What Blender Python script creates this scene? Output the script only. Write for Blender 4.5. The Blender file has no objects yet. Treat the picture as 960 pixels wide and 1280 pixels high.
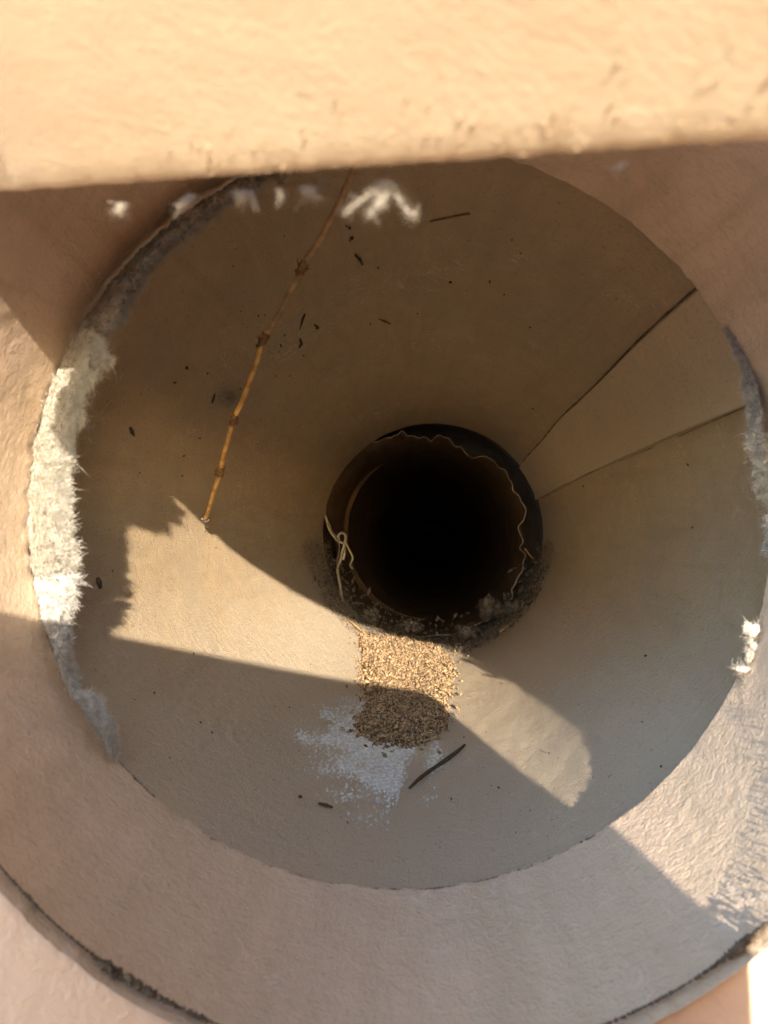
import bpy, math, random
import numpy as np
from mathutils import Vector, noise
random.seed(7)
R = math.radians
sc = bpy.context.scene

# ------------------------------------------------------------------ frame of reference
# camera at CAM looking along +Y; one "unit" of depth is the distance from the lens to the pipe rim
F, S = 961.0, 0.317
CAM = Vector((0, 0, 1.2))
K = S / F
def P(u, v, z):
    return Vector(((u - 480) * z * K, z * S, CAM.z - (v - 640) * z * K))

SUNV = (338, 853)            # where the sunbeams head (vanishing point)
D = Vector(((SUNV[0] - 480) / F, 1, -(SUNV[1] - 640) / F)).normalized()

# ------------------------------------------------------------------ camera
cd = bpy.data.cameras.new('camera')
cam = bpy.data.objects.new('camera', cd)
sc.collection.objects.link(cam)
cam.location = CAM
cam.rotation_euler = (R(90), 0, 0)
cd.lens = 5.7
cd.sensor_fit = 'VERTICAL'
cd.sensor_height = 1280 / F * 5.7
cd.clip_start = 0.002
cd.clip_end = 500
cd.dof.use_dof = True
cd.dof.focus_distance = 0.56
cd.dof.aperture_fstop = 3.4
sc.camera = cam

# ------------------------------------------------------------------ sky, sun, exposure
w = bpy.data.worlds.new('World'); sc.world = w; w.use_nodes = True
nt = w.node_tree
bg = nt.nodes['Background']
sky = nt.nodes.new('ShaderNodeTexSky')
sky.sky_type = 'NISHITA'; sky.sun_disc = False
to_sun = -D
elev = math.asin(to_sun.z)
sky.sun_elevation = elev
sky.sun_rotation = math.atan2(to_sun.x, to_sun.y)
sky.air_density = 1.0; sky.dust_density = 0.6; sky.ozone_density = 1.6
nt.links.new(sky.outputs[0], bg.inputs[0])
bg.inputs[1].default_value = 0.15
sd = bpy.data.lights.new('sun', 'SUN'); sd.energy = 2.0; sd.angle = R(0.53)
sd.color = (1.0, 0.84, 0.64)
sun = bpy.data.objects.new('sun', sd); sc.collection.objects.link(sun)
sun.rotation_euler = D.to_track_quat('-Z', 'Y').to_euler()
sun.location = (0.5, -2, 2)
sc.view_settings.view_transform = 'Standard'
sc.view_settings.look = 'None'
sc.view_settings.exposure = 3.05
sc.view_settings.gamma = 1
sc.cycles.max_bounces = 14
sc.cycles.diffuse_bounces = 9
sc.cycles.use_denoising = True

# ------------------------------------------------------------------ helpers
def fbm(x, y, z, o=3):
    s, a, f = 0.0, 1.0, 1.0
    for _ in range(o):
        s += a * noise.noise(Vector((x * f, y * f, z * f)))
        a *= .5; f *= 2.03
    return s
def link(o, parent=None):
    sc.collection.objects.link(o)
    if parent is not None: o.parent = parent
    return o
def tag(o, label=None, cat=None, group=None, kind=None):
    for k, v in (('label', label), ('category', cat), ('group', group), ('kind', kind)):
        if v: o[k] = v
    return o
def empty(name, loc):
    o = bpy.data.objects.new(name, None); o.location = loc; o.empty_display_size = .02
    return link(o)
def mesh_obj(name, verts, faces, mat, parent=None, smooth=True, base=None):
    """verts in world space; the object's origin goes to base (or the parent's place)"""
    v = np.array(verts, dtype=np.float64).reshape(-1, 3)
    if parent is not None: org = np.array(parent.location); 
    else: org = np.array(base if base is not None else (v[:, 0].mean(), v[:, 1].mean(), v[:, 2].min()))
    m = bpy.data.meshes.new(name)
    m.from_pydata((v - org).tolist(), [], faces)
    if smooth: m.polygons.foreach_set('use_smooth', [True] * len(m.polygons))
    m.materials.append(mat); m.update()
    o = bpy.data.objects.new(name, m)
    link(o, parent)
    if parent is None: o.location = org
    return o
def grid(nu, nv, fn, closed=True):
    vs, fs = [], []
    for j in range(nv):
        for i in range(nu):
            vs.append(fn(i / (nu if closed else nu - 1), j / (nv - 1)))
    for j in range(nv - 1):
        for i in range(nu if closed else nu - 1):
            a = j * nu + i; b = j * nu + (i + 1) % nu
            fs.append((a, b, b + nu, a + nu))
    return vs, fs
def tube(vs, fs, pts, rad, n=3, tip=True):
    """append a tapering tube along pts"""
    pts = [Vector(p) for p in pts]
    b = len(vs); m = len(pts)
    for k, p in enumerate(pts):
        t = (pts[min(k + 1, m - 1)] - pts[max(k - 1, 0)])
        if t.length < 1e-9: t = Vector((0, 0, 1))
        t.normalize()
        s = t.cross(Vector((.3, .5, .81))); 
        if s.length < 1e-4: s = t.cross(Vector((1, 0, 0)))
        s.normalize(); q = t.cross(s)
        r = rad[k] if isinstance(rad, (list, tuple)) else rad * (1 - (k / (m - 1)) * .75 if tip else 1)
        for i in range(n):
            a = 2 * math.pi * i / n
            vs.append(tuple(p + (s * math.cos(a) + q * math.sin(a)) * r))
    for k in range(m - 1):
        for i in range(n):
            a = b + k * n + i; c = b + k * n + (i + 1) % n
            fs.append((a, c, c + n, a + n))
    fs.append(tuple(b + i for i in range(n))[::-1]); fs.append(tuple(b + (m - 1) * n + i for i in range(n)))

# ------------------------------------------------------------------ materials
def nodes(name):
    m = bpy.data.materials.new(name); m.use_nodes = True
    return m, m.node_tree.nodes, m.node_tree.links, m.node_tree.nodes['Principled BSDF']
def tex(n, l, co, scale, detail=4, rough=.55, dist=0, kind='NOISE'):
    if kind == 'VORONOI':
        t = n.new('ShaderNodeTexVoronoi'); t.inputs['Scale'].default_value = scale
    else:
        t = n.new('ShaderNodeTexNoise'); t.inputs['Scale'].default_value = scale
        t.inputs['Detail'].default_value = detail; t.inputs['Roughness'].default_value = rough
        t.inputs['Distortion'].default_value = dist
    l.new(co, t.inputs['Vector']); return t
def ramp(n, l, src, stops):
    r = n.new('ShaderNodeValToRGB'); e = r.color_ramp.elements
    while len(e) < len(stops): e.new(.5)
    for k, (p, c) in enumerate(stops):
        e[k].position = p
        e[k].color = (c, c, c, 1) if isinstance(c, (int, float)) else (*c, 1)
    l.new(src, r.inputs[0]); return r
def mix(n, l, fac, a, b, mode='MIX'):
    m = n.new('ShaderNodeMix'); m.data_type = 'RGBA'; m.blend_type = mode
    for sock, v in ((m.inputs[0], fac), (m.inputs[6], a), (m.inputs[7], b)):
        if isinstance(v, (int, float)): sock.default_value = v
        elif isinstance(v, tuple): sock.default_value = (*v, 1)
        else: l.new(v, sock)
    return m.outputs[2]
def coords(n):
    return n.new('ShaderNodeTexCoord').outputs['Object']
def bumps(n, l, p, layers):
    prev = None
    for src, strength, dist in layers:
        b = n.new('ShaderNodeBump'); b.inputs['Strength'].default_value = strength
        b.inputs['Distance'].default_value = dist
        l.new(src, b.inputs['Height'])
        if prev: l.new(prev, b.inputs['Normal'])
        prev = b.outputs[0]
    l.new(prev, p.inputs['Normal'])

def plaster(name, c1, c2, c3, coarse, fine, coarse_d, fine_d, rough=.85, stain=.35, speck=.5, patch=None, dust=None):
    m, n, l, p = nodes(name); co = coords(n)
    big = tex(n, l, co, 9, 5, .6, .4)
    mid = tex(n, l, co, 55, 5, .6)
    col = mix(n, l, ramp(n, l, big.outputs[0], [(.36, 0), (.64, 1)]).outputs[0], c1, c2)
    col = mix(n, l, ramp(n, l, mid.outputs[0], [(.42, 0), (.75, stain)]).outputs[0], col, c3)
    if patch:
        pn = tex(n, l, co, 22, 6, .7, .8)
        col = mix(n, l, ramp(n, l, pn.outputs[0], [(.55, 0), (.68, patch[1])]).outputs[0], col, patch[0])
    if dust:
        mp = n.new('ShaderNodeMapping'); mp.inputs['Scale'].default_value = (1, .12, 1); l.new(co, mp.inputs[0])
        st = tex(n, l, mp.outputs[0], 60, 5, .65, .5)
        col = mix(n, l, ramp(n, l, st.outputs[0], [(.45, 0), (.72, .7)]).outputs[0], col, (.39, .30, .20))
        wt = tex(n, l, co, 14, 7, .72, 1.2)
        col = mix(n, l, ramp(n, l, wt.outputs[0], [(.50, 0), (.58, .5), (.60, .12), (.8, .5)]).outputs[0], col, (.40, .33, .24))
    if dust:   # grey dust that has settled on upward-facing surface
        ge = n.new('ShaderNodeNewGeometry'); sx = n.new('ShaderNodeSeparateXYZ'); l.new(ge.outputs['Normal'], sx.inputs[0])
        ad = n.new('ShaderNodeMath'); ad.operation = 'MULTIPLY_ADD'; l.new(big.outputs[0], ad.inputs[0]); ad.inputs[1].default_value = .5; l.new(sx.outputs[2], ad.inputs[2])
        col = mix(n, l, ramp(n, l, ad.outputs[0], [(.45, 0), (.95, dust[1])]).outputs[0], col, dust[0])
    if dust:   # thin pale scuffs and hairline scratches
        sc_ = tex(n, l, co, 42, 3, .5, 1.5); ms_ = tex(n, l, co, 16, 2, .5)
        a_ = ramp(n, l, sc_.outputs[0], [(.488, 0), (.497, 1), (.503, 1), (.512, 0)]); b_ = ramp(n, l, ms_.outputs[0], [(.52, 0), (.62, .55)])
        mu = n.new('ShaderNodeMath'); mu.operation = 'MULTIPLY'; l.new(a_.outputs[0], mu.inputs[0]); l.new(b_.outputs[0], mu.inputs[1])
        col = mix(n, l, mu.outputs[0], col, (.66, .60, .52))
    sp = tex(n, l, co, 420, 2, .6)
    col = mix(n, l, ramp(n, l, sp.outputs[0], [(.66, 0), (.74, speck)]).outputs[0], col, (.09, .06, .035))
    l.new(col, p.inputs['Base Color'])
    p.inputs['Roughness'].default_value = rough
    p.inputs['Specular IOR Level'].default_value = .25
    f = tex(n, l, co, fine, 4, .65); c = tex(n, l, co, coarse, 4, .6, .3)
    bumps(n, l, p, [(c.outputs[0], .9, coarse_d), (f.outputs[0], .9, fine_d)])
    return m

M = {}
M['pipe'] = plaster('lining_paper', (.51, .39, .25), (.45, .355, .24), (.39, .31, .21), 170, 900, .0018, .0025, patch=((.48, .42, .32), .45), dust=((.62, .54, .435), .66))
M['strip'] = plaster('lining_strip', (.47, .38, .265), (.50, .405, .285), (.40, .325, .235), 170, 900, .0015, .0012)
M['collar'] = plaster('collar_render', (.60, .46, .345), (.54, .425, .33), (.47, .37, .285), 250, 800, .0010, .0008, speck=.2, dust=((.58, .475, .37), .45))
M['wall'] = plaster('wall_paint', (.72, .53, .41), (.70, .51, .39), (.63, .455, .35), 120, 500, .0015, .0005, speck=.1)
M['board'] = plaster('board_paint', (.40, .345, .265), (.38, .325, .245), (.36, .285, .21), 150, 700, .00022, .0002, rough=.6, speck=.1)
M['shade_panel'] = plaster('shade_panel_brown', (.20, .12, .06), (.17, .10, .05), (.14, .08, .04), 120, 420, .001, .0005)  # for the added panel that blocks light from the right
M['ground'] = plaster('dusty_ground', (.20, .115, .055), (.17, .10, .05), (.13, .08, .04), 8, 60, .01, .002)

def simple(name, c, rough=.8, c2=None, scale=200, metal=0, trans=0, bump=None):
    m, n, l, p = nodes(name); co = coords(n)
    t = tex(n, l, co, scale, 4, .6)
    l.new(mix(n, l, ramp(n, l, t.outputs[0], [(.4, 0), (.6, 1)]).outputs[0], c, c2 or tuple(x * .6 for x in c)), p.inputs['Base Color'])
    p.inputs['Roughness'].default_value = rough; p.inputs['Metallic'].default_value = metal
    p.inputs['Specular IOR Level'].default_value = .3
    if bump: bumps(n, l, p, [(t.outputs[0], .8, bump)])
    if trans:
        tr = n.new('ShaderNodeBsdfTranslucent'); tr.inputs[0].default_value = (*c, 1)
        ms = n.new('ShaderNodeMixShader'); ms.inputs[0].default_value = trans
        l.new(p.outputs[0], ms.inputs[1]); l.new(tr.outputs[0], ms.inputs[2])
        l.new(ms.outputs[0], n['Material Output'].inputs[0])
    return m
M['fibre'] = simple('glass_fibre', (.66, .64, .58), .7, (.46, .44, .39), 300, trans=.3)
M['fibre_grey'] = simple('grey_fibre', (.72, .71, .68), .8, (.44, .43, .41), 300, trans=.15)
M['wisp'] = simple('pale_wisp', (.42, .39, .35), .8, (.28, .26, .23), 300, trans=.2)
M['fibre_dark'] = simple('shaded_fibre', (.36, .30, .23), .9, (.17, .135, .10), 200, trans=.1)  # insulation out of the sun, its shade put into the colour
M['mat'] = simple('fibre_mat', (.52, .48, .41), .9, (.26, .23, .19), 420, bump=.004)
M['lint'] = simple('dusty_lint', (.20, .16, .12), .95, (.08, .065, .05), 160, bump=.003)
M['foil'] = simple('dull_foil', (.46, .40, .32), .6, (.24, .20, .15), 60, metal=.4)
M['foil_edge'] = simple('foil_edge', (.50, .42, .30), .4, (.33, .27, .18), 150, metal=.3)
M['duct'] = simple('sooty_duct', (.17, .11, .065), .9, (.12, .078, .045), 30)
M['stem'] = simple('dry_stem', (.60, .37, .13), .5, (.36, .20, .065), 180, bump=.0006)
M['stem_old'] = simple('weathered_stem', (.38, .26, .14), .65, (.22, .14, .075), 160, bump=.0006)
M['edge_stain'] = simple('edge_stain', (.30, .22, .15), .9, (.22, .16, .11), 200)
M['node'] = simple('stem_node', (.22, .12, .05), .85, (.12, .065, .03), 500, bump=.0008)
M['twig'] = simple('dark_twig', (.07, .055, .035), .8, (.04, .03, .02), 300)
M['grain'] = simple('husk_grains', (.38, .26, .145), .75, (.055, .04, .028), 420)
M['grain_bed'] = simple('husk_bed', (.20, .12, .06), .95, (.10, .06, .03), 300, bump=.003)
M['crust'] = simple('pale_crust', (.76, .79, .78), .95, (.50, .52, .51), 420, bump=.002)
M['dirt'] = simple('gap_dirt_shade', (.075, .055, .04), .95, (.14, .11, .08), 150, bump=.002)  # dirt in the gaps, and the drawn shade along the strip
M['tablet'] = simple('tablet_case', (.03, .03, .032), .6)
M['glass'] = simple('lens_glass', (.01, .01, .012), .1)

# ------------------------------------------------------------------ pipe geometry
VP = (535, 674)          # where the pipe's own axis vanishes
C1 = (501, 645)          # centre of its rim at depth 1
A = 479.0                # inner radius (px at depth 1)
RIM = 466.0              # inner end of the collar
SL = 52.0                # the lining narrows inwards
END = 2.80
def wrad(z): return A - SL * (z - 1)
def pc(z):
    b = (z - 1) ** 2 / z
    return (VP[0] + (C1[0] - VP[0]) / z + 16 * b, VP[1] + (C1[1] - VP[1]) / z + 3 * b)
def wallp(th, z, lift=0.0):
    """point on the pipe wall at image angle th (clockwise from right, y down)"""
    c = pc(z); r = (wrad(z) - lift) / z
    return P(c[0] + math.cos(th) * r, c[1] + math.sin(th) * r, z)
def on_wall(u, v, lift=0.0):
    z = 2.0
    for _ in range(40):
        c = pc(z); d = math.hypot(u - c[0], v - c[1]); z = z * .5 + .5 * (wrad(z) - lift) / d
    c = pc(z)
    return math.atan2(v - c[1], u - c[0]), z
def at_wall(u, v, lift=0.0):
    th, z = on_wall(u, v, lift); return P(u, v, z)

# ------------------------------------------------------------------ the setting
def ground_fn(a, b): return ((a - .5) * 400, (b - .5) * 400, 0)
g = mesh_obj('ground', *grid(3, 3, ground_fn, False), M['ground'], base=(0, 0, 0), smooth=False)
tag(g, kind='structure')

# wall panel with a round opening: the collar's lip sits in it
LIPZ, LC, LR = .728, (514, 662), 660.0
def lip_r(th, extra=0): 
    return LR + extra
def wall_fn(a, b):
    th = a * 2 * math.pi
    q = b ** 2.2
    c, s = math.cos(th), math.sin(th)
    r0 = LR + 9 + 3.5 * fbm(c * 9, s * 9, 3) + 3 * fbm(c * 40, s * 40, 1)
    k = 1 / max(abs(c), abs(s))
    r1 = 5200 * k
    r = r0 * (1 - q) + r1 * q
    z = LIPZ - .012 + (0.03 * math.exp(-b * 60))        # lip turned inwards at the hole
    if b == 0: z = LIPZ + .12
    return P(LC[0] + c * r, LC[1] + s * r, z)
wl = mesh_obj('wall', *grid(360, 36, wall_fn), M['wall'])
tag(wl, kind='structure')

# ------------------------------------------------------------------ collar: rough sleeve between wall and pipe
def rim_bump(th):
    d = math.degrees(th)
    return 0.0 * d
def collar_fn(a, b):
    th = a * 2 * math.pi
    z = LIPZ - .022 + (1.0 - LIPZ + .022) * b
    # straight loft, in real space, between lip circle and rim circle
    t = (z - LIPZ) / (1 - LIPZ)
    cx = ((LC[0] - 480) * LIPZ * (1 - t) + (C1[0] - 480) * t)
    cy = ((LC[1] - 640) * LIPZ * (1 - t) + (C1[1] - 640) * t)
    r = LR * LIPZ * (1 - t) + (RIM + rim_bump(th)) * t
    c, s = math.cos(th), math.sin(th)
    rag = 0
    if b > .93: rag = (2.4 - 1.9 * math.exp(-((math.degrees(th) - 38) / 22) ** 2)) * fbm(c * 26, s * 26, 7, 3) * (b - .93) / .07
    if b < .06: rag = 2 * (1 - b / .06) ** 2 + 1.6 * fbm(c * 30, s * 30, 2, 3)
    n_ = .5 * fbm(c * 22, s * 22, z * 22, 3) + 1.2 * fbm(c * 4, s * 4, z * 4, 2)
    r += n_ + rag
    return P(480 + (cx + c * r) / z, 640 + (cy + s * r) / z, z)
collar = empty('pipe_collar', P(514, 662 + 660, LIPZ))
tag(collar, 'rough tan rendered sleeve forming the wide mouth around the pipe', 'collar')
mesh_obj('sleeve', *grid(900, 110, collar_fn), M['collar'], collar)
# end face of the sleeve, turned outwards behind the rim
def lipback_fn(a, b):
    th = a * 2 * math.pi; c, s = math.cos(th), math.sin(th)
    r = RIM + rim_bump(th) + 1 + (2.4 - 1.9 * math.exp(-((math.degrees(th) - 38) / 22) ** 2)) * fbm(c * 26, s * 26, 7, 3) + b * 40
    z = 1.0 + .004 * b
    return P(480 + (C1[0] - 480 + c * r) / z, 640 + (C1[1] - 640 + s * r) / z, z)
mesh_obj('end_face', *grid(900, 4, lipback_fn), M['dirt'], collar)
# crumbly dirt beads in the joints
def beads(name, n, fn, mat, parent, seed):
    rnd = random.Random(seed); vs, fs = [], []
    for _ in range(n):
        p, s = fn(rnd)
        blob(vs, fs, p, s, rnd)
    return mesh_obj(name, vs, fs, mat, parent, smooth=False)
OCT = [(1,0,0),(-1,0,0),(0,1,0),(0,-1,0),(0,0,1),(0,0,-1)]
OF = [(0,2,4),(2,1,4),(1,3,4),(3,0,4),(2,0,5),(1,2,5),(3,1,5),(0,3,5)]
def blob(vs, fs, p, s, rnd, stretch=1.0):
    b = len(vs)
    ax = Vector((rnd.gauss(0,1), rnd.gauss(0,1), rnd.gauss(0,1))).normalized()
    ay = ax.orthogonal().normalized(); az = ax.cross(ay)
    for o in OCT:
        k = s * rnd.uniform(.65, 1.25)
        vs.append(tuple(Vector(p) + (ax * o[0] * stretch + ay * o[1] + az * o[2]) * k))
    fs.extend(tuple(b + i for i in f) for f in OF)
def lip_bead(rnd):
    th = rnd.uniform(R(20), R(160)); c, s = math.cos(th), math.sin(th)
    d = max(0, fbm(c * 8, s * 8, 11, 2) * .9 + (.3 if R(108) < th < R(125) or R(48) < th < R(68) else -.15))
    r = LR + 4 + rnd.uniform(-1, 1) * 6 * d
    return P(LC[0] + c * r, LC[1] + s * r, LIPZ - .012 + rnd.uniform(-.01, .01)), rnd.uniform(.0004, .0013) * (.4 + d)
def rim_bead(rnd):
    th = rnd.uniform(R(48), R(166)); c, s = math.cos(th), math.sin(th)
    d = max(0, .25 + fbm(c * 12, s * 12, 5, 2) * .9)
    return rimp(th, -.5 + rnd.gauss(0, .8), .998), rnd.uniform(.0001, .00045) * (.3 + d)
def rimp(th, ins, z):
    return P(480 + (C1[0] - 480 + math.cos(th) * (RIM + rim_bump(th) - ins)) / z, 640 + (C1[1] - 640 + math.sin(th) * (RIM + rim_bump(th) - ins)) / z, z)
b_ = beads('rim_dirt', 3000, rim_bead, M['dirt'], collar, 4); tag(b_, kind='stuff')
b_ = beads('joint_dirt', 2600, lip_bead, M['dirt'], collar, 3); tag(b_, kind='stuff')

# ------------------------------------------------------------------ pipe lining
pipe = empty('lined_pipe', wallp(R(90), 1.6))
tag(pipe, 'deep round pipe lined in rough tan board with a lapped joint', 'pipe')
TH1, TH2 = R(-37.6), R(-17.9)
def pipe_fn(a, b):
    th = a * 2 * math.pi
    z = .9992 + (END - .9992) * (b ** 1.45)
    c, s = math.cos(th), math.sin(th)
    lift = .9 * fbm(c * 14, s * 14, z * 10, 3) + 2.4 * fbm(c * 2.2, s * 2.2, z * 2, 2)
    # wrinkles low on the left of the mouth
    d = math.exp(-((th - R(124)) / .42) ** 2 - ((z - 1.35) / .34) ** 2) * max(0, min(1, .5 + 1.8 * fbm(c * 5, s * 5, z * 4, 2)))
    lift += d * 14 * max(0, .28 - abs(fbm(c * 15, s * 15, z * 11, 3)))
    return wallp(th, z, lift)
mesh_obj('pipe_wall', *grid(700, 230, pipe_fn), M['pipe'], pipe)
def strip_fn(a, b):
    z = 1.003 + (END - .015 - 1.003) * b ** 1.3
    t1 = TH1 + .004 * math.sin(z * 9) + .006 * fbm(z * 5, 1, 0, 2); t2 = TH2 + .003 * fbm(z * 5, 9, 0, 2)
    e = min(a, 1 - a)
    th = t1 + (t2 - t1) * a
    lift = 8.5 if e > .012 else -3
    # the upper edge has sprung a little off the wall
    if a > .85: lift += 3 * (a - .85) / .15
    if e <= 0: lift = -4
    c, s = math.cos(th), math.sin(th)
    if e > .012: lift += .8 * fbm(c * 16, s * 16, z * 12, 3)
    return wallp(th, z, lift)
us = [0, .001, .013] + [.03 + .94 * i / 46 for i in range(47)] + [.987, .999, 1]
def strip_mesh():
    vs, fs = [], []; nv = 170; nu = len(us)
    for j in range(nv):
        for a in us: vs.append(strip_fn(a, j / (nv - 1)))
    for j in range(nv - 1):
        for i in range(nu - 1):
            q = j * nu + i; fs.append((q, q + 1, q + 1 + nu, q + nu))
    b = 0
    cap = []
    for i in range(nu - 1):   # front end of the strip
        p = len(vs); vs.append(tuple(Vector(vs[i]) ))
    return vs[:nv * nu], fs
o = mesh_obj('lap_strip', *strip_mesh(), M['strip'], pipe)
o['label'] = 'raised lapped strip running down the right side'
# open seam and its edge shadow, drawn dark along the strip's upper edge
vs, fs = [], []
for k in range(5):
    z0 = 1.03 + k * .02
pts = [wallp(TH1 - .004 + .004 * math.sin((1.02 + t * 1.68) * 9), 1.02 + t * 1.68, 1.0) for t in [i / 60 for i in range(61)]]
tube(vs, fs, pts, [.0003 + .0008 * abs(noise.noise(Vector((i * .4, 0, 0)))) for i in range(61)], 5)
mesh_obj('seam_shade_line', vs, fs, M['dirt'], pipe)
vs, fs = [], []  # shade beneath the strip's lower edge, drawn as a dark line
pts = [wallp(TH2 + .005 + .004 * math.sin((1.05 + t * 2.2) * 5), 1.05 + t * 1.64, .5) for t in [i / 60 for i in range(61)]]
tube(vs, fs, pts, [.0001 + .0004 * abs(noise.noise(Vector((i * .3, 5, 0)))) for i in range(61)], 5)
mesh_obj('seam_shade_line', vs, fs, M['dirt'], pipe)

# pale crust on the floor of the pipe: ragged flakes, real relief
def crust():
    vs, fs = [], []; idx = {}
    t0, t1, z0, z1, n1, n2 = R(66), R(124), 1.19, 2.02, 620, 520
    def keep(th, z):
        u = (th - R(95.5)) / R(17); q = (z - 1.63) / .28
        e = 1 - math.sqrt(u * u + q * q)
        c, s = math.cos(th), math.sin(th)
        k = e * 1.35 + .75 * fbm(c * 9, s * 9, z * 9, 3) + .75 * fbm(c * 110, s * 110, z * 70, 4)
        # bare streak through the middle
        k -= .8 * math.exp(-((th - R(88.5) + .1 * (z - 1.5)) / .03) ** 2)
        k += .35 if th > R(92) else -.15
        return k - .2
    def vid(i, j):
        if (i, j) not in idx:
            th = t0 + (t1 - t0) * i / n1; z = z0 + (z1 - z0) * j / n2
            k = keep(th, z)
            lift = .6 + min(.9, max(0, k)) * 1.3 + 1.3 * fbm(th * 160, z * 130, 1, 2)
            vs.append(tuple(wallp(th, z, lift))); idx[(i, j)] = len(vs) - 1
        return idx[(i, j)]
    for j in range(n2):
        for i in range(n1):
            if keep(t0 + (t1 - t0) * (i + .5) / n1, z0 + (z1 - z0) * (j + .5) / n2) > 0:
                fs.append((vid(i, j), vid(i + 1, j), vid(i + 1, j + 1), vid(i, j + 1)))
    return vs, fs
o = mesh_obj('pale_crust', *crust(), M['crust'], pipe)
tag(o, kind='stuff'); o['label'] = 'flaking pale grey crust on the floor of the pipe'

# ------------------------------------------------------------------ torn insulation between collar and pipe
def interp(th, table):
    d = math.degrees(th) % 360
    for (a, x), (b, y) in zip(table, table[1:]):
        if a <= d <= b: return x + (y - x) * (d - a) / (b - a)
    return 0
FW = [(0,12),(7,4),(10,0),(17,0),(18,3),(20,12),(21.5,2),(23,1),(24.5,13),(26,2),(27.5,2),(29,8),(30,0),(138,0),(141,9),(145,20),(149,22),(152,10),(156,15),(160,22),(163,24),(165,38),(168,50),(172,52),(178,50),(186,45),(194,40),(202,40),(208,42),(215,36),(224,27),(236,22),(246,17),(256,10),(264,0),(322,0),(330,2),(337,5),(342,9),(348,18),(353,17),(357,12),(360,7)]
def fleece(name, segs, label, density, mats, seed, group, dens2=1):
    rnd = random.Random(seed)
    a0, a1 = segs
    root = empty(name, rimp((a0 + a1) / 2, 10, 1.01)); tag(root, label, 'insulation', group)
    n = int((a1 - a0) / R(.4))
    def fn(a, b):
        th = a0 + (a1 - a0) * a
        edge = min(1, min(a, 1 - a) * 18); c, s = math.cos(th), math.sin(th)
        w0 = interp(th, FW)
        wd = max(-3, (w0 * .86 + 26 * min(1, w0 / 20)) * edge ** .6 * (1 + .16 * fbm(c * 40, s * 40, 5, 2)) - 2)
        ang = min(1, b * 1.9) * math.pi
        lump = (4.5 * fbm(c * 24, s * 24, b * 3, 3) + 2.5 * fbm(c * 80, s * 80, b * 9, 2)) * min(1, wd / 14)
        ins = 6 * min(1, w0 / 20) - 2 + max(0, wd + lump - 2) * math.sin(ang * .5 + .0) ** .8
        z = .992 - .062 * min(1, w0 / 20) * min(1, edge * 1.2) * math.sin(min(math.pi, ang * .62)) + .012 * b + .0015 * lump
        return rimp(th, ins, z)
    if mats[0]: mesh_obj('fibre_mat', *grid(max(8, n * 2), 18, fn, False), mats[0], root)
    vs, fs = [], []
    cnt = int((a1 - a0) / R(1) * density)
    for _ in range(cnt):
        th = rnd.uniform(a0, a1)
        e = min(1, min(th - a0, a1 - th) / (a1 - a0) * 18)
        wd = interp(th, FW) * e
        if wd < 2: continue
        b = rnd.random()
        p = fn((th - a0) / (a1 - a0), b) + Vector((rnd.gauss(0, .0006), rnd.gauss(0, .0006), rnd.gauss(0, .0006))) * (1 if mats[0] else 2.5)
        c, s = math.cos(th), math.sin(th)
        inward = Vector((-c, 0, s)); tang = Vector((-s, 0, -c))
        cl = fbm(c * 40, s * 40, b * 5, 2)
        curl = fbm(c * 60 + 9, s * 60, b * 6, 2)
        d = (inward * (.9 + rnd.gauss(0, .35)) * (.3 + b) + Vector((0, -1, 0)) * (1.1 - b * .9 + rnd.gauss(0, .3)) + tang * (cl * 1.6 + rnd.gauss(0, .8))).normalized()
        L = rnd.uniform(.0008, .0030) * (1.1 + .6 * cl) * min(1, .35 + wd / 34)
        if rnd.random() < .035: L *= 2.0
        side = (tang * curl * 1.4 + Vector((rnd.gauss(0,1), rnd.gauss(0,1), rnd.gauss(0,1))) * .45)
        pts = [p + d * L * t + side * L * .45 * t * t + Vector((0,0,-1)) * L * .15 * t * t for t in (0, .33, .66, 1)]
        tube(vs, fs, pts, rnd.uniform(.00009, .00019), 3)
    o = mesh_obj('fibres', vs, fs, mats[1], root, smooth=True); tag(o, kind='stuff')
    return root
gi = 'torn insulation edges round the pipe mouth'
fleece('insulation_fleece', (R(169.5), R(211.5)), 'bright sunlit white fluffy insulation edge on left of pipe mouth', 560, (M['mat'], M['fibre']), 5, gi)
fleece('insulation_fleece', (R(139), R(171.5)), 'blue-grey shaded insulation edge below the sunlit fluff', 260, (M['fibre_grey'], M['fibre_grey']), 6, gi)
fleece('insulation_fleece', (R(209.5), R(262)), 'dark shaded insulation edge between sunlit fluff and top board', 120, (M['fibre_dark'], M['wisp']), 7, gi)
fleece('insulation_fleece', (R(323), R(370)), 'pale insulation edge beside the lapped strip on the right', 210, (M['mat'], M['fibre_grey']), 8, gi)
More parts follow.
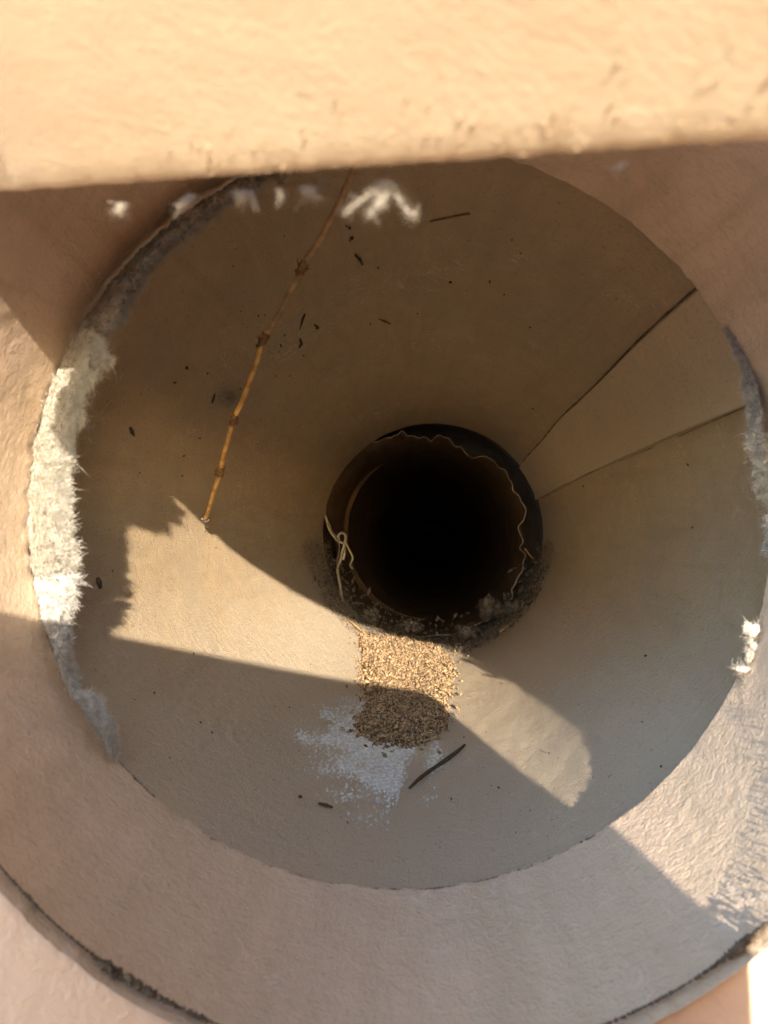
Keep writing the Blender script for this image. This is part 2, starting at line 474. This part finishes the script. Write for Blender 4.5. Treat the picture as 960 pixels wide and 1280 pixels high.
def scraps(spots, label, seed):
    rnd = random.Random(seed); vs, fs = [], []
    for u, v, z, w_, h_ in spots:
        c = P(u, v, z)
        def fn(a, b):
            th = a * 2 * math.pi; ph = (b - .5) * math.pi
            d = Vector((math.cos(th) * math.cos(ph) * w_, math.sin(th) * math.cos(ph) * 6, math.sin(ph) * h_)) * K
            q = d * 260
            return c + d * (1 + .75 * fbm(q.x + u, q.y, q.z, 4))
        g_, f_ = grid(40, 26, fn); o_ = len(vs); vs += g_; fs += [tuple(i + o_ for i in f) for f in f_]
        for _ in range(90):
            p = fn(rnd.random(), rnd.random()); d = ((p - c).normalized() + Vector((rnd.gauss(0, .9), rnd.gauss(0, .6), rnd.gauss(0, .9)))).normalized()
            L = rnd.uniform(.0006, .0032); s_ = Vector((rnd.gauss(0, 1), rnd.gauss(0, 1), rnd.gauss(0, 1)))
            tube(vs, fs, [p + d * L * q + s_ * L * .5 * q * q for q in (0, .33, .66, 1)], rnd.uniform(.0001, .0002), 3)
    return tag(mesh_obj('insulation_scraps', vs, fs, M['wisp']), label, 'insulation', gi)
scraps([(938, 792, .985, 8, 11), (946, 806, .99, 8, 9), (934, 820, .985, 5, 8), (925, 836, .985, 9, 4), (931, 855, .985, 4, 9)], 'small ragged insulation scraps on the lower right rim', 9)

# loose curled thread hanging off the sunlit fluff
vs, fs = [], []
tube(vs, fs, [P(u, v, .985) for u, v in [(104, 498), (109, 502), (112, 506), (114, 511), (117, 513), (121, 517)]], .00022, 4)
tag(mesh_obj('loose_thread', vs, fs, M['fibre']), 'single curled thread sticking out of the sunlit white fluff', 'thread')

# ------------------------------------------------------------------ board across the top, leaning over the mouth
def board_z(u): return 275.0 / (509 + .3425 * u) + .05 * min(1.6, max(0, (240 - u) / 240)) ** 1.6
def board():
    vs, fs = [], []
    ul = [-420 + 1800 * i / 180 for i in range(181)]
    lean = R(64)
    up = Vector((0, -math.sin(lean), math.cos(lean)))      # runs up and towards the viewer
    nrm = Vector((0, -math.cos(lean), -math.sin(lean)))    # the sunlit face
    prof = []                                              # (along up, along -normal)
    rr = .0035
    for k in range(7):
        a = math.pi * k / 6
        prof.append((rr - rr * math.sin(a), rr - rr * math.cos(a)))
    front = [(.006 + .0017 * i, 0) for i in range(1, 500)]
    back = [(.06, 2 * rr), (.84, 2 * rr)]
    prof = front[::-1] + prof + back + [(.8578, rr), (.8561, 0)]
    n = len(prof)
    ends = [P(u, 248 - .0625 * u, board_z(u)) for u in ul if u <= 1000]
    dr = (ends[-1] - ends[-20]).normalized()
    ends += [ends[-1] + dr * .004 * k for k in range(1, 52)]
    ul = ends
    for i, e in enumerate(ends):
        for k, (s, t) in enumerate(prof):
            p = e + up * s - nrm * t
            rough = .00012 * fbm(e.x * 60, p.y * 60, p.z * 60, 3)
            if s < .006: rough += .0006 * fbm(e.x * 240, s * 200, 3, 3)
            p = p + nrm * rough
            vs.append(tuple(p))
    for i in range(len(ul) - 1):
        for k in range(n):
            a = i * n + k; b = i * n + (k + 1) % n
            fs.append((a, a + n, b + n, b))
    fs.append(tuple(range(n))); fs.append(tuple((len(ul) - 1) * n + k for k in range(n))[::-1])
    return vs, fs
hood = empty('hood', P(480, 220, .4))
mesh_obj('board', *board(), M['board'], hood)
def edge_dirt():
    rnd = random.Random(2); vs, fs = [], []
    lean = R(64); up = Vector((0, -math.sin(lean), math.cos(lean))); nrm = Vector((0, -math.cos(lean), -math.sin(lean)))
    for _ in range(170):
        u = rnd.uniform(150, 955); s_ = .002 + abs(rnd.gauss(0, .008))
        if fbm(u * .02, s_ * 90, 0, 2) < -.05: continue
        blob(vs, fs, P(u, 248 - .0625 * u, board_z(u)) + up * s_ - nrm * -.0003, rnd.uniform(.00015, .0004), rnd, 1.5)
    return vs, fs
tag(mesh_obj('edge_dirt', *edge_dirt(), M['edge_stain'], hood, smooth=False), kind='stuff')
def shade_panel():  # panel added out of view to darken the upper left of the mouth
    pr = [(.25, -.42), (.25, .34), (-.62, .62), (-.62, -.42)]      # (y, z above the lens)
    vs = [(x, y, CAM.z + z) for x in (.30, .32) for y, z in pr]
    return vs, [(0, 1, 2, 3), (7, 6, 5, 4), (0, 4, 5, 1), (1, 5, 6, 2), (2, 6, 7, 3), (3, 7, 4, 0)]
mesh_obj('added_shade_panel', *shade_panel(), M['shade_panel'], hood, smooth=False)
tag(hood, 'sunlit cream painted hood board leaning across the top of the pipe mouth', 'hood')

# ragged fluff hanging off the board's lower edge
def tuft(u, v, z, wd, hg, n, label, seed, mat, lean=0.0, group='fluff tufts hanging under the board'):
    """a few separate wisps, each a bundle of fibres that tapers downwards from the board's edge"""
    rnd = random.Random(seed); vs, fs = [], []
    top = 244 - .0625 * u
    subs = max(1, int(wd / 5))
    for q in range(subs):
        su = u + rnd.uniform(-wd, wd) * .8; sh = hg * rnd.uniform(.3, 1.1); sw = rnd.uniform(1.2, 4.2); sl = lean + rnd.gauss(0, .6)
        for _ in range(int(n / subs)):
            y = rnd.random() ** 1.4
            wdt = sw * (1.25 - y) * (1 + .8 * noise.noise(Vector((q, y * 4, seed))))
            vv = v - hg * .55 + sh * y
            p = P(su + rnd.gauss(0, 1) * wdt - sl * sh * y, vv, z + rnd.gauss(0, .004))
            d = Vector((-sl + rnd.gauss(0, .5), rnd.gauss(0, .4), -1 + rnd.gauss(0, .5))).normalized()
            L = rnd.uniform(.0006, .0020) * (1.3 if rnd.random() < .1 else 1)
            sd_ = Vector((rnd.gauss(0,1), rnd.gauss(0,1), rnd.gauss(0,1)))
            tube(vs, fs, [p + d * L * t + sd_ * L * .5 * t * t for t in (0, .33, .66, 1)], rnd.uniform(.00004, .00008), 3)
    o = mesh_obj('fluff_tuft', vs, fs, mat)
    return tag(o, label, 'fluff', group)
tufts = [
 (156, 266, .52, 8, 36, 420, 'leftmost white wisp hanging under the board', .9),
 (238, 256, .50, 16, 34, 600, 'slanting white wisp under the board above the dark fluff', .7),
 (300, 250, .48, 20, 30, 900, 'broad white tuft under the board left of the dry stem', 0),
 (352, 246, .46, 8, 28, 360, 'pointed white tuft midway between broad tuft and dry stem', 0),
 (388, 244, .46, 13, 28, 480, 'pale double tuft just left of the dry stem', 0),
 (478, 250, .43, 26, 66, 2600, 'largest white tuft hanging under the board right of the stem', .3),
 (515, 270, .43, 5, 14, 120, 'tiny white fleck dangling below the largest tuft', 0),
 (779, 211, .38, 6, 16, 160, 'lone white speck under the right end of the board', 0)]
for k, (u, v, z, wd, hg, n, lab, ln) in enumerate(tufts):
    hg *= .58; wd *= .9; n = int(n * .22); v -= 2
    tuft(u, v, z, wd, hg, n, lab, 63 + k, M['wisp'], ln)

# a thicker clump of fluff hangs under the board's left end
rnd = random.Random(77); vs, fs = [], []
cc = Vector(((-142 * .37 - 214) * K, .37 * S, CAM.z - (213 * .37 - 318) * K))
def clump_fn(a, b):
    th = a * 2 * math.pi; ph = (b - .5) * math.pi
    d = Vector((math.cos(th) * math.cos(ph) * 38, math.sin(th) * math.cos(ph) * 26, math.sin(ph) * 46)) * K
    return cc + d * (1 + .55 * fbm(d.x * 160, d.y * 160, d.z * 160, 4))
vs, fs = grid(40, 26, clump_fn)
for _ in range(2600):
    p = clump_fn(rnd.random(), rnd.random()); d = ((p - cc).normalized() + Vector((rnd.gauss(0, .5), rnd.gauss(0, .5), rnd.gauss(0, .5)))).normalized()
    L = rnd.uniform(.001, .0035)
    tube(vs, fs, [p, p + d * L * .5, p + d * L], rnd.uniform(.0001, .0002), 3)
tag(mesh_obj('fluff_tuft', vs, fs, M['fibre']), 'thick clump of white fluff hanging past the left end of the row', 'fluff', 'fluff tufts hanging under the board')

# ------------------------------------------------------------------ the far duct with its crimped foil edge
duct = empty('far_duct', P(532, 790, 3.5)); tag(duct, 'dark round duct at the far end with crimped foil edge', 'duct')
EC = pc(END)
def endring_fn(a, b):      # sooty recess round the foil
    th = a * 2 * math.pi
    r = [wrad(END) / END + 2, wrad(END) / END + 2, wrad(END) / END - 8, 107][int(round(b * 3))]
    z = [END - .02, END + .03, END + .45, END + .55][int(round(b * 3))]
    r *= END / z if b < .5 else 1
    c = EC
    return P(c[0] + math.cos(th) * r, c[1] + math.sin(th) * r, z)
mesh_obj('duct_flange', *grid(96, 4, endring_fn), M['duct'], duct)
edge = [(405,603),(404,618),(407,630),(407,645),(412,655),(416,666),(423,674),(424,690),(421,705),(425,722),(424,740),(430,757),(444,772),(470,785),(505,794),(545,795),(580,789),(606,775),(622,765),(632,754),(640,746),(641,734),(648,722),(654,708),(656,694),(650,684),(654,674),(648,664),(651,654),(657,646),(655,632),(648,621),(641,611),(638,600),(630,588),(620,581),(612,572),(598,571),(587,572),(578,560),(570,558),(560,548),(551,545),(544,546),(540,551),(532,547),(520,546),(510,544),(502,539),(495,544),(488,546),(476,550),(463,552),(450,549),(441,555),(430,564),(420,575),(412,587)]
def smooth(pl, n):
    out = []; m = len(pl)
    for i in range(m):
        p0, p1, p2, p3 = [Vector(pl[(i + k) % m]) for k in (-1, 0, 1, 2)]
        for j in range(n):
            t = j / n
            out.append(.5 * ((2 * p1) + (p2 - p0) * t + (2 * p0 - 5 * p1 + 4 * p2 - p3) * t * t + (3 * p1 - p0 - 3 * p2 + p3) * t ** 3))
    return out
es = smooth(edge, 5)
es = [Vector((532, 667)) + (p - Vector((532, 667))) * (1 + .008 * math.sin(i * .9) * (1 if 60 < i < 10**6 else .3)) for i, p in enumerate(es)]
ne = len(es)
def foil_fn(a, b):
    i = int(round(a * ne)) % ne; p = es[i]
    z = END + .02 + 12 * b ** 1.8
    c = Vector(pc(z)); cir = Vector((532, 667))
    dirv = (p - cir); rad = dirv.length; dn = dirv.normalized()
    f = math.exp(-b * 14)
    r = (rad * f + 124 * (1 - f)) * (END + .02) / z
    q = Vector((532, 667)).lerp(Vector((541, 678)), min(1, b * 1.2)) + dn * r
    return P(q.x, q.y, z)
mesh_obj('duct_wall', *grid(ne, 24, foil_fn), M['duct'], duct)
vs, fs = [], []
pts = [P(p.x, p.y, END + .018) for p in es]; pts.append(pts[0])
tube(vs, fs, pts, [.0007 + .0007 * abs(noise.noise(Vector((i * .21, 3, 0)))) for i in range(len(pts))], 5)
mesh_obj('crimped_edge', vs, fs, M['foil'], duct)
def cap_fn(a, b):
    r = 126 * (END + .02) / (END + 12) * b; th = a * 2 * math.pi
    return P(541 + math.cos(th) * r, 678 + math.sin(th) * r, END + 11.99)
mesh_obj('duct_end', *grid(32, 3, cap_fn), M['duct'], duct)

# curled foil strand on the left of the duct
vs, fs = [], []
def path(pl, z, r, dz=0):
    pl3 = [(*p, 0) for p in pl]
    out = []
    for i in range(len(pl) - 1):
        for j in range(4):
            t = j / 4
            p0 = Vector(pl[max(i - 1, 0)]); p1 = Vector(pl[i]); p2 = Vector(pl[i + 1]); p3 = Vector(pl[min(i + 2, len(pl) - 1)])
            out.append(.5 * ((2 * p1) + (p2 - p0) * t + (2 * p0 - 5 * p1 + 4 * p2 - p3) * t * t + (3 * p1 - p0 - 3 * p2 + p3) * t ** 3))
    out.append(Vector(pl[-1]))
    tube(vs, fs, [P(p.x, p.y, z + dz * k / len(out)) for k, p in enumerate(out)], [r] * len(out), 5)
path([(407,645),(412,662),(422,676),(430,680),(431,690),(429,700)], END - .04, .0016)
path([(424,676),(423,669),(428,666),(432,670),(431,678),(428,690),(425,702),(422,712),(425,730),(428,752)], END - .05, .0018)
path([(432,678),(437,688),(441,697),(438,706),(441,711)], END - .05, .0012)
tag(mesh_obj('foil_strand', vs, fs, M['foil_edge']), 'curled looping foil strand at left edge of the dark duct', 'strand')

# lint and rubbish lying in the bottom of the duct
rnd = random.Random(12)
vs, fs = [], []
lv, lf = [], []
for k in range(900):
    t = rnd.random(); th = R(15 + 150 * t)
    rr = rnd.uniform(.88, 1.0) if rnd.random() < .7 else rnd.uniform(.78, 1)
    z = rnd.uniform(END - .25, END + .25)
    base = wallp(th, min(z, END - .02), 0) if z < END else P(EC[0] + math.cos(th) * 136 * rr, EC[1] + math.sin(th) * 136 * rr, z)
    sz = rnd.uniform(.0006, .0026)
    if th < R(55): sz *= 1.2
    blob(vs, fs, base, sz, rnd, rnd.uniform(1, 3))
for k in range(3800):
    th = R(5 + 170 * rnd.random()); z = END + rnd.uniform(-.3, .1)
    p = wallp(th, min(z, END - .01), abs(rnd.gauss(0, 12)))
    d = Vector((rnd.gauss(0, 1), rnd.gauss(0, .6), rnd.gauss(0, 1))).normalized(); L = rnd.uniform(.002, .012)
    s_ = Vector((rnd.gauss(0, 1), rnd.gauss(0, .6), rnd.gauss(0, 1)))
    tube(lv, lf, [p + d * L * q + s_ * L * .35 * q * q for q in (0, .33, .66, 1)], rnd.uniform(.00012, .0004), 3)
o = mesh_obj('lint_clumps', vs + lv, fs + [tuple(i + len(vs) for i in f) for f in lf], M['lint'], smooth=False)
tag(o, 'grey-brown lint and rubbish lying round the bottom of the duct', 'lint', kind='stuff')
# larger lumps of lint one can tell apart
def lump(u, v, z, r, label, seed, sq=.8):
    def fn(a, b):
        th = a * 2 * math.pi; ph = (b - .5) * math.pi
        d = Vector((math.cos(th) * math.cos(ph), math.sin(th) * math.cos(ph), math.sin(ph) * sq))
        k = 1 + .45 * fbm(d.x * 1.6 + seed, d.y * 1.6, d.z * 1.6, 4)
        return P(u, v, z) + d * r * k
    return tag(mesh_obj('lint_lump', *grid(48, 30, fn), M['lint']), label, 'lint', 'lumps of lint at the duct mouth')
lump(612, 760, END - .03, .013, 'tallest grey lint lump at lower right of the duct', 1, 1.0)
lump(640, 762, END - .06, .014, 'lint lump on the right outer edge of the duct floor', 2)
lump(585, 790, END - .1, .014, 'low lint lump at the bottom right of the duct', 3, .6)
lump(510, 784, END + .05, .015, 'flat lint lump behind the sunlit husks', 4, .6)
lump(462, 770, END + .0, .012, 'lint lump at the lower left of the duct', 5, .7)
def straw(pl, zs, r, label, cat='straw', mat='stem', name='straw', group=None):
    vs, fs = [], []
    tube(vs, fs, [P(u, v, z) for (u, v), z in zip(pl, zs)], r, 5)
    return tag(mesh_obj(name, vs, fs, M[mat]), label, cat, group)
straw([(436, 775), (446, 783), (458, 793)], [2.6, 2.58, 2.52], .0011, 'thin straw leaning at lower left of the dark duct')
straw([(656, 686), (663, 695), (668, 699)], [2.66, 2.66, 2.66], .0012, 'short pale straw at the right edge of the duct')
straw([(625, 790), (636, 780), (648, 770)], [2.47, 2.5, 2.53], .0007, 'hair-thin straw below the right lint lump')

# ------------------------------------------------------------------ pile of husks on the floor of the pipe
PILE_V = [(448, 796), (470, 797), (500, 799), (528, 803), (545, 808), (560, 822), (567, 840), (562, 858), (556, 884), (560, 912), (535, 925), (508, 933), (480, 931), (456, 922), (444, 914), (456, 895), (458, 870), (452, 845), (452, 820)]
def inside(u, v, poly):
    c = False; j = len(poly) - 1
    for i in range(len(poly)):
        a, b = poly[i], poly[j]
        if (a[1] > v) != (b[1] > v) and u < (b[0] - a[0]) * (v - a[1]) / (b[1] - a[1]) + a[0]: c = not c
        j = i
    return c
def edge_d(u, v, poly):
    best = 1e9
    for i in range(len(poly)):
        a, b = Vector(poly[i]), Vector(poly[(i + 1) % len(poly)]); p = Vector((u, v))
        t = max(0, min(1, (p - a).dot(b - a) / (b - a).length_squared)); best = min(best, (p - a - (b - a) * t).length)
    return best
pile = empty('husk_pile', at_wall(508, 870)); tag(pile, 'pile of brown seed husks on the pipe floor, half sunlit, half shaded', 'husks')
def pile_lift(u, v):
    return min(1, edge_d(u, v, PILE_V) / 16) ** .7 * 26 + 6 * fbm(u * .05, v * .05, 4, 2)
vs, fs, idx = [], [], {}
for v in range(790, 940, 4):
    for u in range(440, 576, 4):
        if inside(u + 2, v + 2, PILE_V):
            q = []
            for du, dv in ((0, 0), (4, 0), (4, 4), (0, 4)):
                k = (u + du, v + dv)
                if k not in idx:
                    ins = inside(*k, PILE_V); th, z = on_wall(*k)
                    lf_ = max(1, pile_lift(*k)) if ins else .5
                    vs.append(tuple(wallp(th, z, lf_))); idx[k] = len(vs) - 1
                q.append(idx[k])
            fs.append(q)
tag(mesh_obj('husk_bed', vs, fs, M['grain_bed'], pile), kind='stuff')
rnd = random.Random(44); vs, fs = [], []
n = 0
while n < 15000:
    u, v = rnd.uniform(425, 590), rnd.uniform(788, 952)
    sg = 2.8 if rnd.random() < .9 else 11
    ju, jv = u + rnd.gauss(0, sg), v + rnd.gauss(0, sg)
    nx, nv_ = 9 * noise.noise(Vector((ju * .07, jv * .07, 3))), 9 * noise.noise(Vector((ju * .07, jv * .07, 8)))
    if not inside(ju + nx, jv + nv_, PILE_V): continue
    n += 1
    th, z = on_wall(u, v)
    if rnd.random() > min(1, z / 3.2) ** 1.0: continue
    lf_ = max(1, pile_lift(ju, jv)) if inside(u, v, PILE_V) else 2
    blob(vs, fs, wallp(th, z, lf_ + rnd.uniform(0, 5)), rnd.uniform(.0004, .0016) * (1.5 if rnd.random() < .04 else 1), rnd, rnd.uniform(1.2, 3.0))
tag(mesh_obj('husk_grains', vs, fs, M['grain'], pile, smooth=False), kind='stuff')

# ------------------------------------------------------------------ the dry stem
stem_pl = [(450, 196), (429, 244), (406, 290), (378, 334), (352, 386), (329, 424), (315, 470), (300, 508), (292, 524), (283, 556), (275, 589), (266, 620), (256, 650)]
def stem_z(v): # perspective-correct along the stem's length
    t = (v - 210) / (650 - 210); return 1 / ((1 - t) / 1.0 + t / 1.60)
stem = empty('dry_stem', P(256, 650, stem_z(650))); tag(stem, 'long jointed golden-brown dry stem leaning against the upper left lining', 'stem')
joints = [3, 5, 8, 10]
cuts = [0, 3, 5, 8, 10, 12]
for a, b in zip(cuts, cuts[1:]):
    vs, fs = [], []
    pl = stem_pl[a:b + 1]; pts = []
    for i in range(len(pl) - 1):
        for j in range(5):
            t = j / 5; u = pl[i][0] * (1 - t) + pl[i + 1][0] * t; v = pl[i][1] * (1 - t) + pl[i + 1][1] * t
            pts.append(P(u + .5 * math.sin(v * .13), v, stem_z(v)))
    pts.append(P(*pl[-1], stem_z(pl[-1][1])))
    m_ = len(pts)
    rad = [(.00165 - .00025 * (a / 10)) * (1 + .16 * abs(2 * k / (m_ - 1) - 1) ** 3) for k in range(m_)]
    tube(vs, fs, pts, rad, 9)
    mesh_obj('internode', vs, fs, M['stem_old'] if b <= 5 else M['stem'], stem)
for q in joints:
    u, v = stem_pl[q]; z = stem_z(v); rnd = random.Random(q); vs, fs = [], []
    dirv = (P(*stem_pl[q + 1], stem_z(stem_pl[q + 1][1])) - P(*stem_pl[q - 1], stem_z(stem_pl[q - 1][1]))).normalized()
    c = P(u, v, z)
    pts = [c + dirv * t * .0045 for t in (-1, -.5, 0, .5, 1)]
    tube(vs, fs, pts, [.0016, .0021, .0024, .0020, .0016], 9)
    for k in range(26):
        o_ = c + dirv * rnd.uniform(-1, 1) * .004; d_ = Vector((rnd.gauss(0, 1), rnd.gauss(0, 1), rnd.gauss(0, 1))).normalized()
        blob(vs, fs, o_ + d_ * .0022, rnd.uniform(.0005, .0012), rnd, 1.6)
    for k in range(7):
        d_ = Vector((rnd.gauss(0, 1), rnd.gauss(0, 1), rnd.gauss(0, 1))).normalized()
        tube(vs, fs, [c + d_ * .001, c + d_ * .003 - dirv * .001, c + d_ * .0042 - dirv * .003], .0003, 3)
    mesh_obj('joint', vs, fs, M['node'], stem)
rnd = random.Random(5); vs, fs = [], []
c = P(256, 650, stem_z(650))
for k in range(18): blob(vs, fs, c + Vector((rnd.gauss(0, .0012), rnd.gauss(0, .0012), rnd.gauss(0, .0016))), rnd.uniform(.0006, .0014), rnd)
mesh_obj('stem_tip', vs, fs, M['lint'], stem)

# cobwebby lint caught by the stem
rnd = random.Random(31); vs, fs = [], []
for k in range(420):
    u = 288 + rnd.gauss(0, 8); v = 499 + rnd.gauss(0, 6)
    p = at_wall(u, v, rnd.uniform(1, 12)); d = Vector((rnd.gauss(0, 1), rnd.gauss(0, .8), rnd.gauss(0, .5))).normalized(); L = rnd.uniform(.001, .005)
    s_ = Vector((rnd.gauss(0, 1), rnd.gauss(0, .6), rnd.gauss(0, 1)))
    tube(vs, fs, [p + d * L * q + s_ * L * .6 * q * q for q in (0, .33, .66, 1)], .00011, 3)
tag(mesh_obj('cobweb', vs, fs, M['wisp']), 'small grey wisp of cobweb caught behind the dry stem', 'cobweb')

# ------------------------------------------------------------------ twigs and specks on the lining
def wall_twig(pl, r, name, label, cat, mat='twig', lift=3.0, sides=6):
    vs, fs = [], []
    pts = [at_wall(u, v, lift) for u, v in pl]
    tube(vs, fs, pts, r, sides, tip=False)
    return tag(mesh_obj(name, vs, fs, M[mat]), label, cat)
wall_twig([(512, 985), (522, 975), (535, 965), (547, 957), (560, 948), (572, 939), (581, 931)], [.0008, .0011, .0012, .0011, .0014, .0012, .0007], 'twig', 'thin dark twig lying beside the pale crust, below the husks', 'twig', lift=6)
wall_twig([(398, 1004), (407, 1006), (416, 1009)], [.0006, .0010, .0005], 'twig', 'very short dark twig below the pale crust', 'twig', lift=4)
wall_twig([(538, 277), (552, 274), (566, 271), (580, 268), (587, 267)], [.0004, .0005, .0005, .0006, .0008], 'straw', 'fine straw stuck to the lining right of the largest tuft', 'straw', 'node', 3)
wall_twig([(474, 399), (481, 402), (488, 405)], [.0004, .0008, .0004], 'bark_chip', 'sliver of bark stuck high above the dark duct', 'chip', 'node', 3)
wall_twig([(444, 319), (450, 325), (453, 331)], [.0006, .0009, .0006], 'bark_chip', 'forked dark chip right of the dry stem', 'chip', 'twig', 3)
wall_twig([(381, 393), (378, 400), (375, 412)], [.0006, .0009, .0003], 'bark_chip', 'upright dark chip close to the middle of the stem', 'chip', 'twig', 3)
wall_twig([(375, 424), (377, 430), (374, 435)], [.0006, .0011, .0005], 'bark_chip', 'small hooked chip below the upright chip by the stem', 'chip', 'twig', 3)
wall_twig([(269, 492), (267, 498), (265, 504)], [.0004, .0008, .0005], 'bark_chip', 'dark sliver left of the cobweb wisp', 'chip', 'twig', 3)
wall_twig([(163, 535), (165, 540), (168, 545)], [.0008, .0012, .0004], 'bark_chip', 'dark chip on the lining right of the sunlit fluff', 'chip', 'twig', 3)
wall_twig([(122, 722), (124, 728), (126, 736)], [.0007, .0014, .0006], 'bark_chip', 'dark crumb on the lining left of the jagged sun patch', 'chip', 'twig', 3)
rnd = random.Random(3); vs, fs = [], []
blob(vs, fs, at_wall(397, 409, 4), .0017, rnd, 1.2); blob(vs, fs, at_wall(394, 407, 4), .0011, rnd, 1.2)
tag(mesh_obj('dirt_crumb', vs, fs, M['twig'], smooth=False), 'roundish dark crumb right of the upright chip', 'crumb')
vs, fs = [], []
for u, v, s in [(437,285,.8),(440,298,.9),(433,283,.6),(351,432,.7),(349,440,.5),(233,460,1),(250,548,.5),(563,353,.7),(612,352,.6),(230,570,.6),(323,395,.5),(331,394,.5),(463,405,.5),(522,392,.5),(506,276,.5),(640,300,.5),(228,595,.6),(345,470,.5),(362,470,.4),(375,996,1),(362,884,.5)] + \
     [(rnd.uniform(120, 880), rnd.uniform(230, 1080), rnd.uniform(.2, .55)) for _ in range(120)]:
    c_ = (520, 660); d_ = math.hypot(u - c_[0], v - c_[1])
    if d_ > 430 or d_ < 160: continue
    blob(vs, fs, at_wall(u, v, 2.5), .0013 * s, rnd, rnd.uniform(1, 2.2))
tag(mesh_obj('dirt_specks', vs, fs, M['twig'], smooth=False), 'tiny dark dirt specks scattered over the pipe lining', 'dirt', kind='stuff')

# ------------------------------------------------------------------ tablet the picture is taken with (behind the lens, shades the lower mouth)
def tablet():
    sl = math.atan(.15); W_, H_, rc = 1060, 760, 70
    ax = Vector((math.cos(sl), math.sin(sl))); ay = Vector((.05, 1))
    corner = Vector((419, 26))            # outer top-right corner before rounding (x right, y down, px at depth 1)
    out = []
    for cx, cy, a0 in ((-rc, rc, -90), (-rc, H_ - rc, 0), (-W_ + rc, H_ - rc, 90), (-W_ + rc, rc, 180)):
        for k in range(9):
            a = R(a0 + 90 * k / 8); q = Vector((cx + math.cos(a) * rc, cy + math.sin(a) * rc)); out.append(corner + ax * q.x + ay * q.y)
    return out
ot = tablet(); n = len(ot)
tb = empty('tablet', (0, -.008, CAM.z)); tag(tb, 'dark tablet computer held behind the lens while taking the picture', 'tablet')
vs = []
for y, ins in ((-.0035, 0), (-.003, -.0015), (-.010, -.0015), (-.0105, 0)):
    for p in ot:
        q = Vector((p.x * K, y, CAM.z - p.y * K)); c = Vector((0, y, CAM.z)); d = (q - c); vs.append(tuple(c + d * (1 - (.004 if ins == 0 else 0))))
fs = [tuple(range(n))]
for k in range(3): fs += [(k * n + i, (k + 1) * n + i, (k + 1) * n + (i + 1) % n, k * n + (i + 1) % n) for i in range(n)]
fs.append(tuple(3 * n + i for i in range(n))[::-1])
mesh_obj('case', vs, fs, M['tablet'], tb, smooth=False)
vs, fs = [], []
tube(vs, fs, [(0, -.0036, CAM.z), (0, -.0022, CAM.z)], [.005, .0045], 24, tip=False)
mesh_obj('lens_window', vs, fs, M['glass'], tb)
